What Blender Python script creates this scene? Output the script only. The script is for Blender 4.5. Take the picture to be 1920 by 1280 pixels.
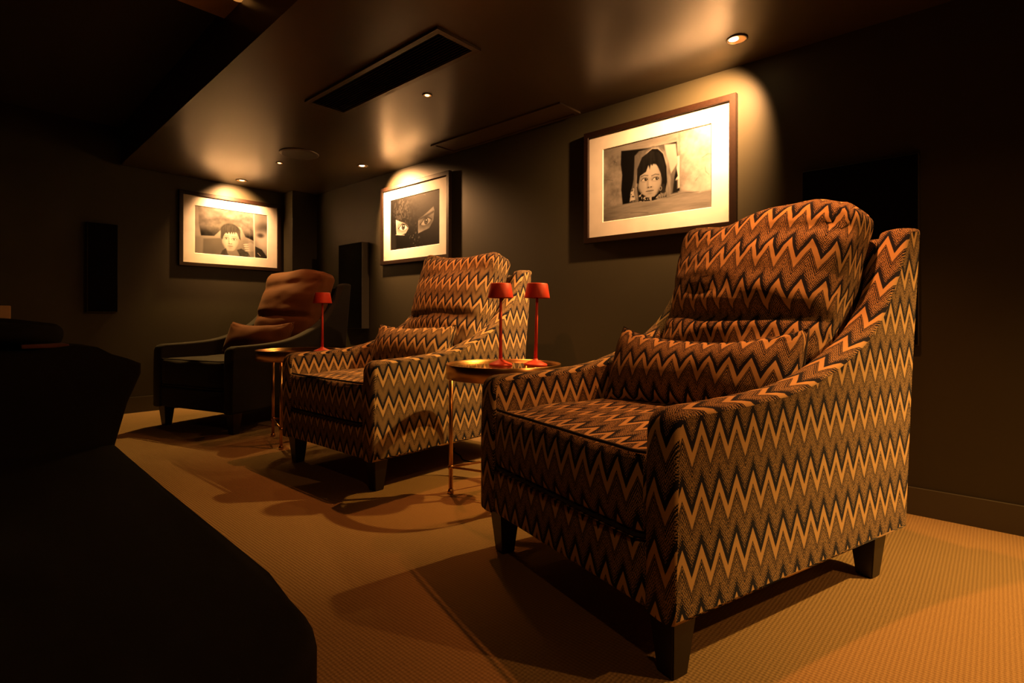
import bpy, bmesh, math, random
import numpy as np
from mathutils import Vector, Matrix, noise
PI = math.pi
S = bpy.context.scene
for o in list(bpy.data.objects): bpy.data.objects.remove(o)
COL = S.collection

# ------------------------------------------------------------------ camera
YAW = math.radians(47.89); ROLL = math.radians(0.1)
s_, k_ = math.sin(YAW), math.cos(YAW)
F = Vector((s_, k_, 0)); R = Vector((k_, -s_, 0)); U = Vector((0, 0, 1))
R2 = R*math.cos(ROLL) + U*math.sin(ROLL); U2 = -R*math.sin(ROLL) + U*math.cos(ROLL)
cam = bpy.data.objects.new('camera', bpy.data.cameras.new('camera')); COL.objects.link(cam)
cam.matrix_world = Matrix(((R2.x, U2.x, -F.x, 0), (R2.y, U2.y, -F.y, 0), (R2.z, U2.z, -F.z, .8), (0, 0, 0, 1)))
cam.data.sensor_width = 36; cam.data.lens = 1006.8/1920*36
cam.data.shift_y = -44.4/1920; cam.data.clip_start = .02
S.camera = cam

# ------------------------------------------------------------------ world, exposure
w = bpy.data.worlds.new('world'); S.world = w; w.use_nodes = True
bg = w.node_tree.nodes['Background']; bg.inputs[0].default_value = (1, .5, .2, 1); bg.inputs[1].default_value = 0.0
S.view_settings.view_transform = 'Standard'; S.view_settings.look = 'None'
S.view_settings.gamma = 1; S.view_settings.use_curve_mapping = False
S.view_settings.exposure = 0.0

# ------------------------------------------------------------------ room dimensions
XW, YW, ZC, ZU = 2.737, 5.369, 2.054, 2.36
XL, YB = -2.6, -3.0

# ------------------------------------------------------------------ lights (ceiling spots, some of them added without fittings)
ACC = (1, .47, .175); WRM = (1, .30, .075); GLZ = (1, .52, .13)
def spot(name, loc, target, power, angle, blend, col, rad=.02):
    l = bpy.data.lights.new(name, 'SPOT'); l.energy = power; l.spot_size = math.radians(angle)
    l.spot_blend = blend; l.color = col; l.shadow_soft_size = rad
    o = bpy.data.objects.new(name, l); COL.objects.link(o); o.location = loc
    o.rotation_euler = (Vector(target)-Vector(loc)).to_track_quat('-Z', 'Y').to_euler()
    return o
# accent spots over the three pictures
spot('accent_spot', (2.455, .869, 2.030), (2.73, 1.20, 1.70), 270, 102, 1.0, ACC)
spot('accent_spot', (2.455, 3.898, 2.030), (2.73, 3.70, 1.70), 320, 102, 1.0, ACC)
spot('accent_spot', (1.986, 5.110, 2.030), (2.00, 5.37, 1.76), 175, 108, 1.0, ACC)
# added spots without fittings, standing in for light reflected by the picture glazing
spot('bounce_fill', (2.64, 1.10, 2.03), (1.85, 2.05, 0.1), 200, 62, 1.0, GLZ, .015)
spot('bounce_fill', (2.64, 3.80, 2.03), (1.75, 3.00, 0.0), 16, 70, .5, GLZ, .015)
spot('bounce_fill', (1.986, 5.25, 2.03), (1.75, 4.72, 0.0), 130, 76, .5, GLZ, .015)
# small dim downlights over the chairs
for (x, y, p) in ((1.923, 2.385, 66), (1.965, 4.322, 18), (1.90, .45, 96)):
    spot('downlight_lamp', (x, y, 2.03), (x-.02, y, 0), p, 88, .95, WRM, .015)
spot('downlight_lamp', (1.90, -1.49, 2.03), (1.45, .25, .45), 85, 88, 1.0, (1, .42, .11), .015)  # added out of view, aimed sideways to light the nearest chair's flank
spot('front_fill', (.15, .10, 2.33), (.75, 1.3, 0), 9, 150, .8, (1, .42, .13), .03)  # added fill with no fitting, lifts the front floor and chair fronts
spot('accent_spot', (2.466, -2.16, 2.03), (2.2, -1.6, 0), 30, 90, .9, ACC)  # added spot out of view, aimed at the floor, no picture there
spot('bounce_fill', (2.60, -1.0, 2.03), (1.95, -.05, 0), 400, 54, 1.0, GLZ, .02)  # added spot out of view, brightens the carpet at the right

# ------------------------------------------------------------------ node helpers
class N:
    def __init__(s, name):
        s.m = bpy.data.materials.new(name); s.m.use_nodes = True; s.t = s.m.node_tree; s.t.nodes.clear()
        s.out = s.t.nodes.new('ShaderNodeOutputMaterial')
    def n(s, typ, **kw):
        x = s.t.nodes.new(typ)
        for k, v in kw.items(): setattr(x, k, v)
        return x
    def l(s, a, b): s.t.links.new(a, b)
    def put(s, sock, v):
        if isinstance(v, (int, float)): sock.default_value = v
        elif isinstance(v, tuple): sock.default_value = v if len(v) == 4 or len(sock.default_value) == 3 else (*v, 1)
        else: s.l(v, sock)
    def math(s, op, a, b=0.0, c=0.0, clamp=False):
        x = s.n('ShaderNodeMath', operation=op, use_clamp=clamp)
        for i, v in enumerate((a, b, c)): s.put(x.inputs[i], v)
        return x.outputs[0]
    def mix(s, f, a, b):
        x = s.n('ShaderNodeMix', data_type='RGBA'); s.put(x.inputs[0], f); s.put(x.inputs[6], a); s.put(x.inputs[7], b)
        return x.outputs[2]
    def noise(s, scale, detail=2, vec=None, rough=.5):
        x = s.n('ShaderNodeTexNoise'); x.inputs['Scale'].default_value = scale; x.inputs['Detail'].default_value = detail
        x.inputs['Roughness'].default_value = rough
        if vec is not None: s.l(vec, x.inputs['Vector'])
        return x.outputs['Fac']
    def obj(s): return s.n('ShaderNodeTexCoord').outputs['Object']
    def bsdf(s, color, rough=.5, metal=0., spec=.5, bump=None, bstr=.3, bdist=.002, coat=0., sheen=0., coatr=.1):
        b = s.n('ShaderNodeBsdfPrincipled'); s.put(b.inputs['Base Color'], color); s.put(b.inputs['Roughness'], rough)
        s.put(b.inputs['Metallic'], metal); b.inputs['Specular IOR Level'].default_value = spec
        b.inputs['Coat Weight'].default_value = coat; b.inputs['Coat Roughness'].default_value = coatr
        b.inputs['Sheen Weight'].default_value = sheen
        if bump is not None:
            bn = s.n('ShaderNodeBump'); bn.inputs['Strength'].default_value = bstr; bn.inputs['Distance'].default_value = bdist
            s.l(bump, bn.inputs['Height']); s.l(bn.outputs[0], b.inputs['Normal'])
        s.l(b.outputs[0], s.out.inputs[0]); return b
    def ramp(s, f, stops):
        x = s.n('ShaderNodeValToRGB'); e = x.color_ramp.elements
        while len(e) < len(stops): e.new(.5)
        for i, (p, c) in enumerate(stops): e[i].position = p; e[i].color = (*c, 1)
        s.put(x.inputs[0], f); return x.outputs[0]

def paint(name, col, rough, spec=.5):
    m = N(name); v = m.obj(); n1 = m.noise(3, 3, v); n2 = m.noise(260, 2, v)
    c = m.mix(n1, tuple(x*.9 for x in col), tuple(x*1.1 for x in col))
    m.bsdf(c, rough, 0, spec, n2, .004, .0002); return m.m
def plain(name, col, rough=.6, metal=0, spec=.5, grain=0, sheen=0, **kw):
    m = N(name); v = m.obj(); n1 = m.noise(14, 3, v)
    c = m.mix(n1, tuple(x*.88 for x in col), tuple(min(1, x*1.12) for x in col))
    b = m.noise(grain, 2, v) if grain else None
    m.bsdf(c, rough, metal, spec, b, .4, .001, sheen=sheen, **kw); return m.m

M = {}
M['wall'] = paint('olive_wall_paint', (.044, .040, .023), .50, .30)
M['ceiling'] = paint('satin_ceiling_paint', (.052, .036, .018), .31, .95)
M['upper'] = paint('dark_ceiling_paint', (.045, .040, .030), .6, .3)
M['skirt'] = paint('skirting_paint', (.062, .056, .040), .4, .4)

def carpet():
    m = N('ribbed_carpet'); tc = m.obj(); sep = m.n('ShaderNodeSeparateXYZ'); m.l(tc, sep.inputs[0])
    x, y = sep.outputs[0], sep.outputs[1]
    nz = m.noise(60, 2, tc)
    wob = m.math('MULTIPLY', m.math('SUBTRACT', nz, .5), .0035)
    xs = m.math('MULTIPLY', m.math('ADD', x, wob), 2*PI/.0098); ys = m.math('MULTIPLY', m.math('ADD', y, wob), 2*PI/.0098)
    sx = m.math('SINE', xs); sy = m.math('SINE', ys)
    h = m.math('ADD', m.math('MULTIPLY', sx, .38), m.math('MULTIPLY', sy, .34))
    fine = m.noise(700, 2, tc)
    h2 = m.math('ADD', h, m.math('MULTIPLY', fine, 1.6))
    f = m.math('MULTIPLY_ADD', h2, .30, .26, clamp=True)
    big = m.noise(1.6, 3, tc)
    c = m.mix(f, (.20, .128, .055), (.44, .29, .125))
    c = m.mix(m.math('MULTIPLY', big, .20), c, (.26, .19, .10))
    m.bsdf(c, .95, 0, .15, h2, .7, .0030); return m.m
M['carpet'] = carpet()

def zigzag():
    m = N('zigzag_upholstery'); uv = m.n('ShaderNodeUVMap').outputs[0]
    sep = m.n('ShaderNodeSeparateXYZ'); m.l(uv, sep.inputs[0]); u0, v = sep.outputs[0], sep.outputs[1]
    q = .0014
    u = m.math('MULTIPLY', m.math('FLOOR', m.math('DIVIDE', u0, q)), q)
    # hand-drawn look: each row varies slightly
    nz = m.noise(9, 1, uv)
    T = .0605; A = .034; P = .135
    tri = m.math('PINGPONG', m.math('ADD', u, m.math('MULTIPLY', m.math('SUBTRACT', nz, .5), .006)), T/2)
    zz = m.math('MULTIPLY', tri, 4*A/T)          # 0..2A, valley at u=0, peak at T/2
    sv = m.math('SUBTRACT', zz, v)               # grows downwards from the top edge
    d = m.math('MULTIPLY', m.math('FRACT', m.math('DIVIDE', sv, P)), P)   # distance below the band's upper edge
    def lt(a, b): return m.math('LESS_THAN', a, b)
    def gt(a, b): return m.math('GREATER_THAN', a, b)
    band = lt(d, .031)
    # thin parallel chevrons under the band
    line = m.math('MULTIPLY', lt(m.math('MODULO', d, .0115), .0040), m.math('MULTIPLY', gt(d, .036), lt(d, .095)))
    du = m.math('SINE', m.math('MULTIPLY', u0, 2*PI/.0066)); dv = m.math('SINE', m.math('MULTIPLY', v, 2*PI/.0072))
    dots = gt(m.math('MULTIPLY', du, dv), .12)
    sp = m.noise(330, 2, uv, .7)
    spk = gt(sp, .50)
    mesh_ = m.math('MULTIPLY', m.math('MULTIPLY', dots, gt(sp, .44)), m.math('MULTIPLY', gt(d, .056), lt(d, .112)))
    line = m.math('MULTIPLY', line, m.math('ADD', spk, .35, clamp=True))
    mesh2 = m.math('MULTIPLY', mesh_, .62)
    f = m.math('MAXIMUM', band, m.math('MAXIMUM', line, mesh2))
    wv = m.math('SINE', m.math('MULTIPLY', v, 2*PI/.0024))
    cream = m.mix(m.math('MULTIPLY_ADD', wv, .12, .3), (.60, .395, .175), (.50, .32, .135))
    c = m.mix(f, (.011, .013, .028), cream)
    h = m.math('ADD', m.math('MULTIPLY', f, .5), m.math('ADD', m.math('MULTIPLY', wv, .12), m.math('MULTIPLY', sp, .5)))
    m.bsdf(c, .92, 0, .12, h, .45, .0012, sheen=.05); return m.m
M['zig'] = zigzag()
M['charcoal'] = plain('charcoal_velvet', (.011, .009, .0065), .8, 0, .2, 500, .08)
M['rust'] = plain('rust_velvet', (.12, .042, .013), .8, 0, .1, 500, .05)
M['darksofa'] = plain('black_wool', (.009, .0075, .006), .9, 0, .1, 400)
M['legwood'] = plain('black_stained_wood', (.014, .010, .008), .35, 0, .5)
M['pipingdark'] = plain('dark_piping', (.02, .018, .02), .8)
M['brass'] = plain('aged_brass', (.62, .36, .15), .28, 1.0, .5)
M['smoke'] = plain('smoked_glass', (.02, .017, .013), .06, 0, .8)
def smoked():
    m = N('smoked_glass'); tr = m.n('ShaderNodeBsdfTransparent'); tr.inputs[0].default_value = (.88, .84, .76, 1)
    gl = m.n('ShaderNodeBsdfGlossy'); gl.inputs['Roughness'].default_value = .04
    fr = m.n('ShaderNodeFresnel'); fr.inputs[0].default_value = 1.6; mx = m.n('ShaderNodeMixShader')
    m.l(m.math('MULTIPLY', fr.outputs[0], m.math('MULTIPLY_ADD', m.n('ShaderNodeNewGeometry').outputs['Backfacing'], -.9, .9)), mx.inputs[0]); m.l(tr.outputs[0], mx.inputs[1]); m.l(gl.outputs[0], mx.inputs[2]); m.l(mx.outputs[0], m.out.inputs[0]); return m.m
M['smoke'] = smoked()
M['red'] = plain('red_lacquer', (.72, .060, .028), .45, 0, .4)
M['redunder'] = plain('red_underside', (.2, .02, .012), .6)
M['black'] = plain('matt_black', (.006, .005, .004), .8, 0, .2)
M['grille'] = plain('speaker_cloth', (.004, .0036, .003), .9, 0, .05, 600)
M['cabinet'] = plain('speaker_cabinet', (.05, .043, .032), .5)
M['ventframe'] = plain('dark_vent_metal', (.075, .055, .034), .42, 0, .5)
M['slat'] = plain('black_slat_metal', (.045, .036, .026), .4)
M['panel'] = plain('beige_panel', (.55, .38, .22), .6)
M['trimring'] = plain('dark_metal_ring', (.10, .075, .05), .35, .3)
M['mat'] = plain('mount_board', (.82, .80, .74), .85, 0, .2)
M['beige'] = plain('beige_card', (.45, .28, .15), .7)
M['redcloth'] = plain('dull_red_cloth', (.10, .03, .02), .9)
def wood():
    m = N('walnut_frame'); v = m.obj(); mp = m.n('ShaderNodeMapping'); mp.inputs['Scale'].default_value = (30, 3, 30)
    m.l(v, mp.inputs[0]); n1 = m.noise(3, 4, mp.outputs[0])
    c = m.mix(n1, (.006, .0024, .0012), (.020, .008, .0032)); m.bsdf(c, .45, 0, .3, n1, .1, .001); return m.m
M['walnut'] = wood()
def glass():
    m = N('picture_glazing'); tr = m.n('ShaderNodeBsdfTransparent'); gl = m.n('ShaderNodeBsdfGlossy'); gl.inputs['Roughness'].default_value = .03
    fr = m.n('ShaderNodeFresnel'); fr.inputs[0].default_value = 1.45; mx = m.n('ShaderNodeMixShader')
    m.l(m.math('MULTIPLY', fr.outputs[0], m.math('MULTIPLY_ADD', m.n('ShaderNodeNewGeometry').outputs['Backfacing'], -.8, .8)), mx.inputs[0]); m.l(tr.outputs[0], mx.inputs[1]); m.l(gl.outputs[0], mx.inputs[2]); m.l(mx.outputs[0], m.out.inputs[0]); return m.m
M['glass'] = glass()
def emit(name, col, st):
    m = N(name); e = m.n('ShaderNodeEmission'); e.inputs[0].default_value = (*col, 1); e.inputs[1].default_value = st; m.l(e.outputs[0], m.out.inputs[0]); return m.m
M['bulb'] = emit('accent_bulb', (1, .62, .25), 30)
M['bulbdim'] = emit('dim_bulb', (1, .50, .18), 6.0)
M['lens'] = emit('amber_lens', (1, .38, .08), .5)
M['cup'] = plain('reflector_cup', (.75, .5, .28), .3, .7)
def artmat():
    m = N('photographic_print'); a = m.n('ShaderNodeVertexColor', layer_name='print'); m.bsdf(a.outputs[0], .6, 0, .08); return m.m
M['art'] = artmat()

# ------------------------------------------------------------------ object helpers
def link(name, me, mat, parent=None, smooth=False, loc=None, rot=None):
    o = bpy.data.objects.new(name, me); COL.objects.link(o)
    if mat is not None:
        me.materials.clear(); me.materials.append(mat if not isinstance(mat, str) else M[mat])
    if smooth:
        for p in me.polygons: p.use_smooth = True
    if parent is not None: o.parent = parent
    if loc is not None: o.location = loc
    if rot is not None: o.rotation_euler = rot
    return o
def frombm(name, bm, mat, parent=None, smooth=False, **kw):
    bmesh.ops.recalc_face_normals(bm, faces=bm.faces)
    me = bpy.data.meshes.new(name); bm.to_mesh(me); bm.free(); return link(name, me, mat, parent, smooth, **kw)
def empty(name, loc, rz=0):
    o = bpy.data.objects.new(name, None); COL.objects.link(o); o.location = loc; o.rotation_euler = (0, 0, rz); o.empty_display_size = .1; return o
def tag(o, label, cat, group=None):
    o['label'] = label; o['category'] = cat
    if group: o['group'] = group
    return o
def struct(o): o['kind'] = 'structure'; return o
def box(bm, a, b, bev=0, seg=2):
    r = bmesh.ops.create_cube(bm, size=1); vs = r['verts']
    for v in vs:
        v.co = Vector([(a[i]+b[i])/2 + v.co[i]*(b[i]-a[i]) for i in range(3)])
    if bev:
        es = list({e for v in vs for e in v.link_edges}); bmesh.ops.bevel(bm, geom=es, offset=bev, segments=seg, affect='EDGES', profile=.6)
def lathe(bm, prof, n=32, c=(0, 0, 0), close=True):
    rings = []
    for r, z in prof:
        if r < 1e-6: rings.append([bm.verts.new((c[0], c[1], c[2]+z))])
        else: rings.append([bm.verts.new((c[0]+r*math.cos(2*PI*i/n), c[1]+r*math.sin(2*PI*i/n), c[2]+z)) for i in range(n)])
    for A, B in zip(rings, rings[1:]):
        for i in range(n):
            j = (i+1) % n
            if len(A) == 1 and len(B) == 1: continue
            if len(A) == 1: bm.faces.new((A[0], B[i], B[j]))
            elif len(B) == 1: bm.faces.new((A[i], B[0], A[j]))
            else: bm.faces.new((A[i], B[i], B[j], A[j]))
def tube(bm, pts, r, n=10, caps=True):
    pts = [Vector(p) for p in pts]; rings = []
    for i, p in enumerate(pts):
        d = (pts[min(i+1, len(pts)-1)]-pts[max(i-1, 0)]).normalized()
        a = d.orthogonal().normalized() if i == 0 else (pa - d*pa.dot(d)).normalized()
        pa = a; b = d.cross(a); rr = r[i] if isinstance(r, (list, tuple)) else r
        rings.append([bm.verts.new(p+(a*math.cos(2*PI*k/n)+b*math.sin(2*PI*k/n))*rr) for k in range(n)])
    for A, B in zip(rings, rings[1:]):
        for k in range(n): bm.faces.new((A[k], A[(k+1) % n], B[(k+1) % n], B[k]))
    if caps: bm.faces.new(rings[0][::-1]); bm.faces.new(rings[-1])

# ------------------------------------------------------------------ room shell
def slab(name, a, b, mat):
    bm = bmesh.new(); box(bm, a, b); return struct(frombm(name, bm, mat))
slab('floor', (XL, YB, -.1), (XW, YW, 0), 'carpet')
slab('wall_right', (XW, YB-.1, -.1), (XW+.12, YW+.12, 2.6), 'wall')
slab('wall_back', (XL-.1, YW, -.1), (XW, YW+.12, 2.6), 'wall')
slab('wall_left', (XL-.12, YB-.1, -.1), (XL, YW, 2.6), 'wall')
slab('wall_front', (XL, YB-.12, -.1), (XW, YB, 2.6), 'wall')
slab('ceiling', (XL, YB, ZU), (XW, YW, ZU+.1), 'upper')
# lowered ceiling with a slanting free edge
def xe(y): return 1.006 + (1.085-1.006)*(y-2.052)/(4.396-2.052)
bm = bmesh.new()
vs = [bm.verts.new(p) for p in ((xe(YB), YB, ZC), (XW, YB, ZC), (XW, YW, ZC), (xe(YW), YW, ZC))]
f = bm.faces.new(vs); r = bmesh.ops.extrude_face_region(bm, geom=[f])
for v in r['geom']:
    if isinstance(v, bmesh.types.BMVert): v.co.z = ZU
struct(frombm('ceiling_lowered', bm, 'ceiling'))
slab('baseboard_right', (XW-.014, YB, 0), (XW, 5.167, .11), 'skirt')
slab('baseboard_back', (XL, YW-.014, 0), (2.48, YW, .13), 'skirt')
slab('trim_1', (2.48, 5.167, 0), (XW, YW, ZC), 'wall')

# ------------------------------------------------------------------ cushions (face-cross uv in metres)
def cushion(hx, hy, hz, r, puff, deform=None, n=(20, 6, 18), v0=0., u0=0., back_uv=True, front_axis='y'):
    """box of half sizes hx,hy,hz rounded by r, puffed along y; uv: x across, z up, wrapping over top and sides"""
    bm = bmesh.new(); uvl = bm.loops.layers.uv.new('UVMap')
    def pos(a, b, c):
        p = Vector((a*hx, b*hy, c*hz)); rr = min(r, hx, hy, hz)
        q = Vector([max(-(h-rr), min(h-rr, x)) for x, h in zip(p, (hx, hy, hz))]); d = p-q
        if d.length > 1e-9: p = q + d.normalized()*rr
        k = (1-abs(a)**2.4)*(1-abs(c)**2.4)
        p.y *= (1-puff) + puff*1.6*k
        return p
    def uvf(face, a, b, c):
        X, Y, Z_ = a*hx, b*hy, c*hz
        if face == 'F': return (X, Z_)
        if face == 'B': return (X, Z_+.06)
        if face == 'T': return (X, hz + (Y+hy))
        if face == 'D': return (X, -hz - (Y+hy))
        if face == 'R': return (hx + (Y+hy), Z_)
        if face == 'L': return (-hx - (Y+hy), Z_)
    nx, ny, nz = n
    def grid(face, ni, nj, fn):
        P = [[fn(-1+2*i/ni, -1+2*j/nj) for j in range(nj+1)] for i in range(ni+1)]
        V = []
        for row in P:
            V.append([])
            for q in row:
                p = pos(*q)
                if deform: p = deform(p, *q)
                V[-1].append(bm.verts.new(p))
        for i in range(ni):
            for j in range(nj):
                idx = ((i, j), (i+1, j), (i+1, j+1), (i, j+1)); f = bm.faces.new([V[x][y] for x, y in idx])
                for lp, (x, y) in zip(f.loops, idx):
                    uu = uvf(face, *P[x][y]); lp[uvl].uv = (uu[0]+u0, uu[1]+v0)
    grid('F', nx, nz, lambda s, t: (s, -1, t)); grid('B', nx, nz, lambda s, t: (s, 1, t))
    grid('T', nx, ny, lambda s, t: (s, t, 1)); grid('D', nx, ny, lambda s, t: (s, t, -1))
    grid('L', ny, nz, lambda s, t: (-1, s, t)); grid('R', ny, nz, lambda s, t: (1, s, t))
    bmesh.ops.remove_doubles(bm, verts=bm.verts, dist=1e-5)
    return bm
def nz3(p, sc, sd): return noise.noise(Vector((p[0]*sc+sd*7.3, p[1]*sc+sd*1.7, p[2]*sc+sd*3.1)))

# ------------------------------------------------------------------ armchair
W, D = .868, 1.03; AT = .088; ZB = .150
XR = W/2
def arm_profile():
    pts = [(1.035, ZB), (.0, ZB-.004), (-.004, .40), (.0, .555), (.008, .578), (.022, .592), (.045, .600)]
    ctl = [(.045, .600), (.25, .607), (.44, .623), (.58, .655), (.70, .700), (.79, .745), (.865, .800), (.93, .875), (.985, .955), (1.025, 1.03), (1.043, 1.066)]
    # Catmull-Rom through the sweep
    c = [Vector((a, b)) for a, b in ctl]; c = [c[0]*2-c[1]] + c + [c[-1]*2-c[-2]]
    for i in range(1, len(c)-2):
        for t in (.25, .5, .75, 1.):
            p0, p1, p2, p3 = c[i-1:i+3]
            q = .5*((2*p1)+(p2-p0)*t+(2*p0-5*p1+4*p2-p3)*t*t+(3*p1-p0-3*p2+p3)*t**3); pts.append((q.x, q.y))
    pts += [(1.055, 1.080), (1.075, 1.086), (1.118, 1.088), (1.130, 1.083), (1.134, 1.070), (1.08, .6)]
    return pts
PROF = arm_profile()
def arm(side):
    """side=+1: outer face at x=+XR ; -1: outer face at x=-XR"""
    bm = bmesh.new(); uvl = bm.loops.layers.uv.new('UVMap')
    n = len(PROF); P = [Vector((0, a, b)) for a, b in PROF]
    cen = Vector((0, .55, .45))
    nrm = []
    for i in range(n):
        a, b = P[i-1], P[(i+1) % n]; t = (b-a).normalized(); nn = Vector((0, t.z, -t.y))
        if nn.dot(P[i]-a) < 0 and False: nn = -nn
        nrm.append(nn)
    # orient outward using polygon area sign
    area = sum(P[i].y*P[(i+1) % n].z - P[(i+1) % n].y*P[i].z for i in range(n))
    sg = 1 if area > 0 else -1
    r = .013
    rings = []
    for (x, ins) in ((0, r), (r*.3, r*.3), (r, 0), (AT/2, -.003), (AT-r, 0), (AT-r*.3, r*.3), (AT, r)):
        X = side*(XR - x)
        rings.append((x, [bm.verts.new((X, P[i].y - nrm[i].y*ins*sg, P[i].z - nrm[i].z*ins*sg)) for i in range(n)]))
    # arc length starting at the front bottom corner (index 1), growing up and over
    arc = [0]*n
    for i in range(2, n): arc[i] = arc[i-1] + (P[i]-P[i-1]).length
    arc[0] = -.3
    for (xa, A), (xb, B) in zip(rings, rings[1:]):
        for i in range(n):
            j = (i+1) % n
            f = bm.faces.new((A[i], A[j], B[j], B[i]))
            for lp, (x, k) in zip(f.loops, ((xa, i), (xa, j), (xb, j), (xb, i))):
                ak = arc[k] if not (i == n-1 and k == 0) else arc[n-1]+.5
                lp[uvl].uv = ((AT-x)*1.0 - .002, ak+.03)
    for (x, ring) in (rings[0], rings[-1]):
        cv = bm.verts.new((side*(XR-x), .85, .35))
        for i in range(n):
            f = bm.faces.new((ring[i], ring[(i+1) % n], cv))
            for lp in f.loops: lp[uvl].uv = (lp.vert.co.y + .01, lp.vert.co.z - ZB + .045)
    return bm
def box_uv(bm):
    uvl = bm.loops.layers.uv.verify(); bm.normal_update()
    for f in bm.faces:
        n = f.normal
        for lp in f.loops:
            c = lp.vert.co
            if abs(n.y) >= abs(n.x) and abs(n.y) >= abs(n.z): lp[uvl].uv = (c.x, c.z)
            elif abs(n.x) >= abs(n.z): lp[uvl].uv = (c.y, c.z)
            else: lp[uvl].uv = (c.x, c.y)
XI = XR-AT       # inner half width
def make_chair(name, loc, rz, body, cush, seed, lum=1.):
    t = empty(name, loc, rz)
    # rail below the seat
    bm = bmesh.new(); box(bm, (-XI+.001, .004, ZB-.002), (XI-.001, 1.0, .292), .010); box_uv(bm)
    frombm('seat_base', bm, body, t, True)
    # backrest shell
    bm = bmesh.new()
    secs = [(.26, .915, 1.040), (.5, .950, 1.066), (.7, .975, 1.090), (.85, 1.005, 1.105), (1.0, 1.045, 1.122), (1.045, 1.056, 1.126), (1.062, 1.072, 1.118)]
    xs = [-XI+.001, -.2, 0, .2, XI-.001]
    g = [[bm.verts.new((x, ya, z)) for x in xs]+[bm.verts.new((x, yb, z)) for x in xs[::-1]] for z, ya, yb in secs]
    m_ = len(g[0])
    for A, B in zip(g, g[1:]):
        for i in range(m_): bm.faces.new((A[i], A[(i+1) % m_], B[(i+1) % m_], B[i]))
    bm.faces.new(g[0]); bm.faces.new(g[-1][::-1]); box_uv(bm)
    frombm('backrest', bm, body, t)
    for sd in (-1, 1):
        a = frombm('arm', arm(sd), body, t, True)
        for p in a.data.polygons:
            if abs(p.normal.x) > .98: p.use_smooth = False
    # seat cushion: built lying down (its y axis is the thickness), front edge towards -y of the chair
    def dseat(p, a, b, c):
        # p.x across, p.y thickness(-=top after swap), p.z depth
        x, th, dp = p.x, p.y, p.z
        y = .370 + dp; z = .402 - th
        if b < 0: z += .012*nz3((x, 0, dp), 5, seed)
        k = max(0, -c-.55)/.45
        y -= .012*(1-abs(a)**4)*k*(1-min(1, abs(th)/.11)**2)
        return Vector((x, y, z))
    bm = cushion(XI-.003, .104, .372, .022, .10, dseat, (18, 6, 18))
    uvl = bm.loops.layers.uv.verify()
    bm.normal_update()
    for f in bm.faces:
        c = f.calc_center_median()
        for lp in f.loops:
            co = lp.vert.co
            if c.z > .485 and f.normal.z*f.normal.z > .3: lp[uvl].uv = (co.x+.01, .21+co.y+.30)
            elif abs(f.normal.x) < .7: lp[uvl].uv = (co.x+.01, co.z-.30+.30)
            else: lp[uvl].uv = (co.y, co.z)
    sc = frombm('seat_cushion', bm, body, t, True)
    for zz in (.497, .306):
        bm = bmesh.new(); pts = []
        for i in range(25):
            a = -1+i/12.; pts.append((a*(XI-.008), .000-.010*(1-abs(a)**4)*.35 + (.012 if abs(a) > .97 else 0), zz+.002*nz3((a, 0, 0), 3, seed)))
        tube(bm, pts, .0045, 8); frombm('piping', bm, 'pipingdark' if body == 'zig' else body, sc, True)
    # loose back cushion
    def dback(p, a, b, c):
        x, y, z = p
        # slumped corners and soft rolls
        top = max(0, c)
        z += -.046*top*math.exp(-((a+.33)/.40)**2)*(1 if lum >= 1 else .3) - .030*top*max(0, a-.55)*1.6 + .016*top*math.sin(a*2.6+seed)
        z += .018*nz3((x, y, z), 4, seed)
        if b < .3:
            crease = math.exp(-((z+.068+.006*math.sin(a*3+seed))/.026)**2)*.036*lum + math.exp(-((z-.20-.03*a)/.030)**2)*.014
            y += crease*(1-abs(a)**6)
            y += lum*(.015*nz3((x*.8, 0, z*2.2), 6, seed+3) + .007*nz3((x*.6, 0, z*2), 15, seed))
            # gathered wrinkles running out of the upper right corner
            dx, dz = a-1.0, c-.86; rr = math.hypot(dx, dz); an = math.atan2(dz, -dx)
            y += .006*math.sin(an*11+seed)*math.exp(-(rr/.40)**2)*min(1, rr/.08)
        x += .010*nz3((x, y, z), 7, seed+5)
        hgt = z+.34
        wf = 1 + .05*min(1, max(0, (hgt-.35)/.3)); x *= wf
        yc = .775 + .33*hgt
        zz = .512+hgt - y*.28
        return Vector((x, yc + y, zz))
    bm = cushion(XI-.012, .122, .34, .055, .42, dback, (40, 10, 40), v0=.02, u0=.03)
    frombm('back_cushion', bm, cush, t, True)
    # legs: tapered square posts
    for (lx, ly, dx, dy) in ((-XR+.064, .062, 1, 1), (XR-.064, .062, -1, 1), (-XR+.07, D-.085, 1, -1), (XR-.07, D-.085, -1, -1)):
        bm = bmesh.new(); a, b = .040, .024; v = []
        for z, h in ((ZB+.01, a), (0, b)):
            cx, cy = lx + (0 if z else 0), ly
            v.append([bm.verts.new((cx+sx*h, cy+sy*h, z)) for sx, sy in ((-1, -1), (1, -1), (1, 1), (-1, 1))])
        for i in range(4): bm.faces.new((v[0][i], v[0][(i+1) % 4], v[1][(i+1) % 4], v[1][i]))
        bm.faces.new(v[0]); bm.faces.new(v[1][::-1])
        bmesh.ops.bevel(bm, geom=list(bm.edges), offset=.003, segments=2, affect='EDGES')
        frombm('leg', bm, 'legwood', t)
    return t
def chair_xform(x, y, th):
    # fitted point is the front right bottom corner; origin goes to the middle of the front edge
    u = Vector((math.cos(th), math.sin(th))); return (x-u.x*XR, y-u.y*XR, 0), th
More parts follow.
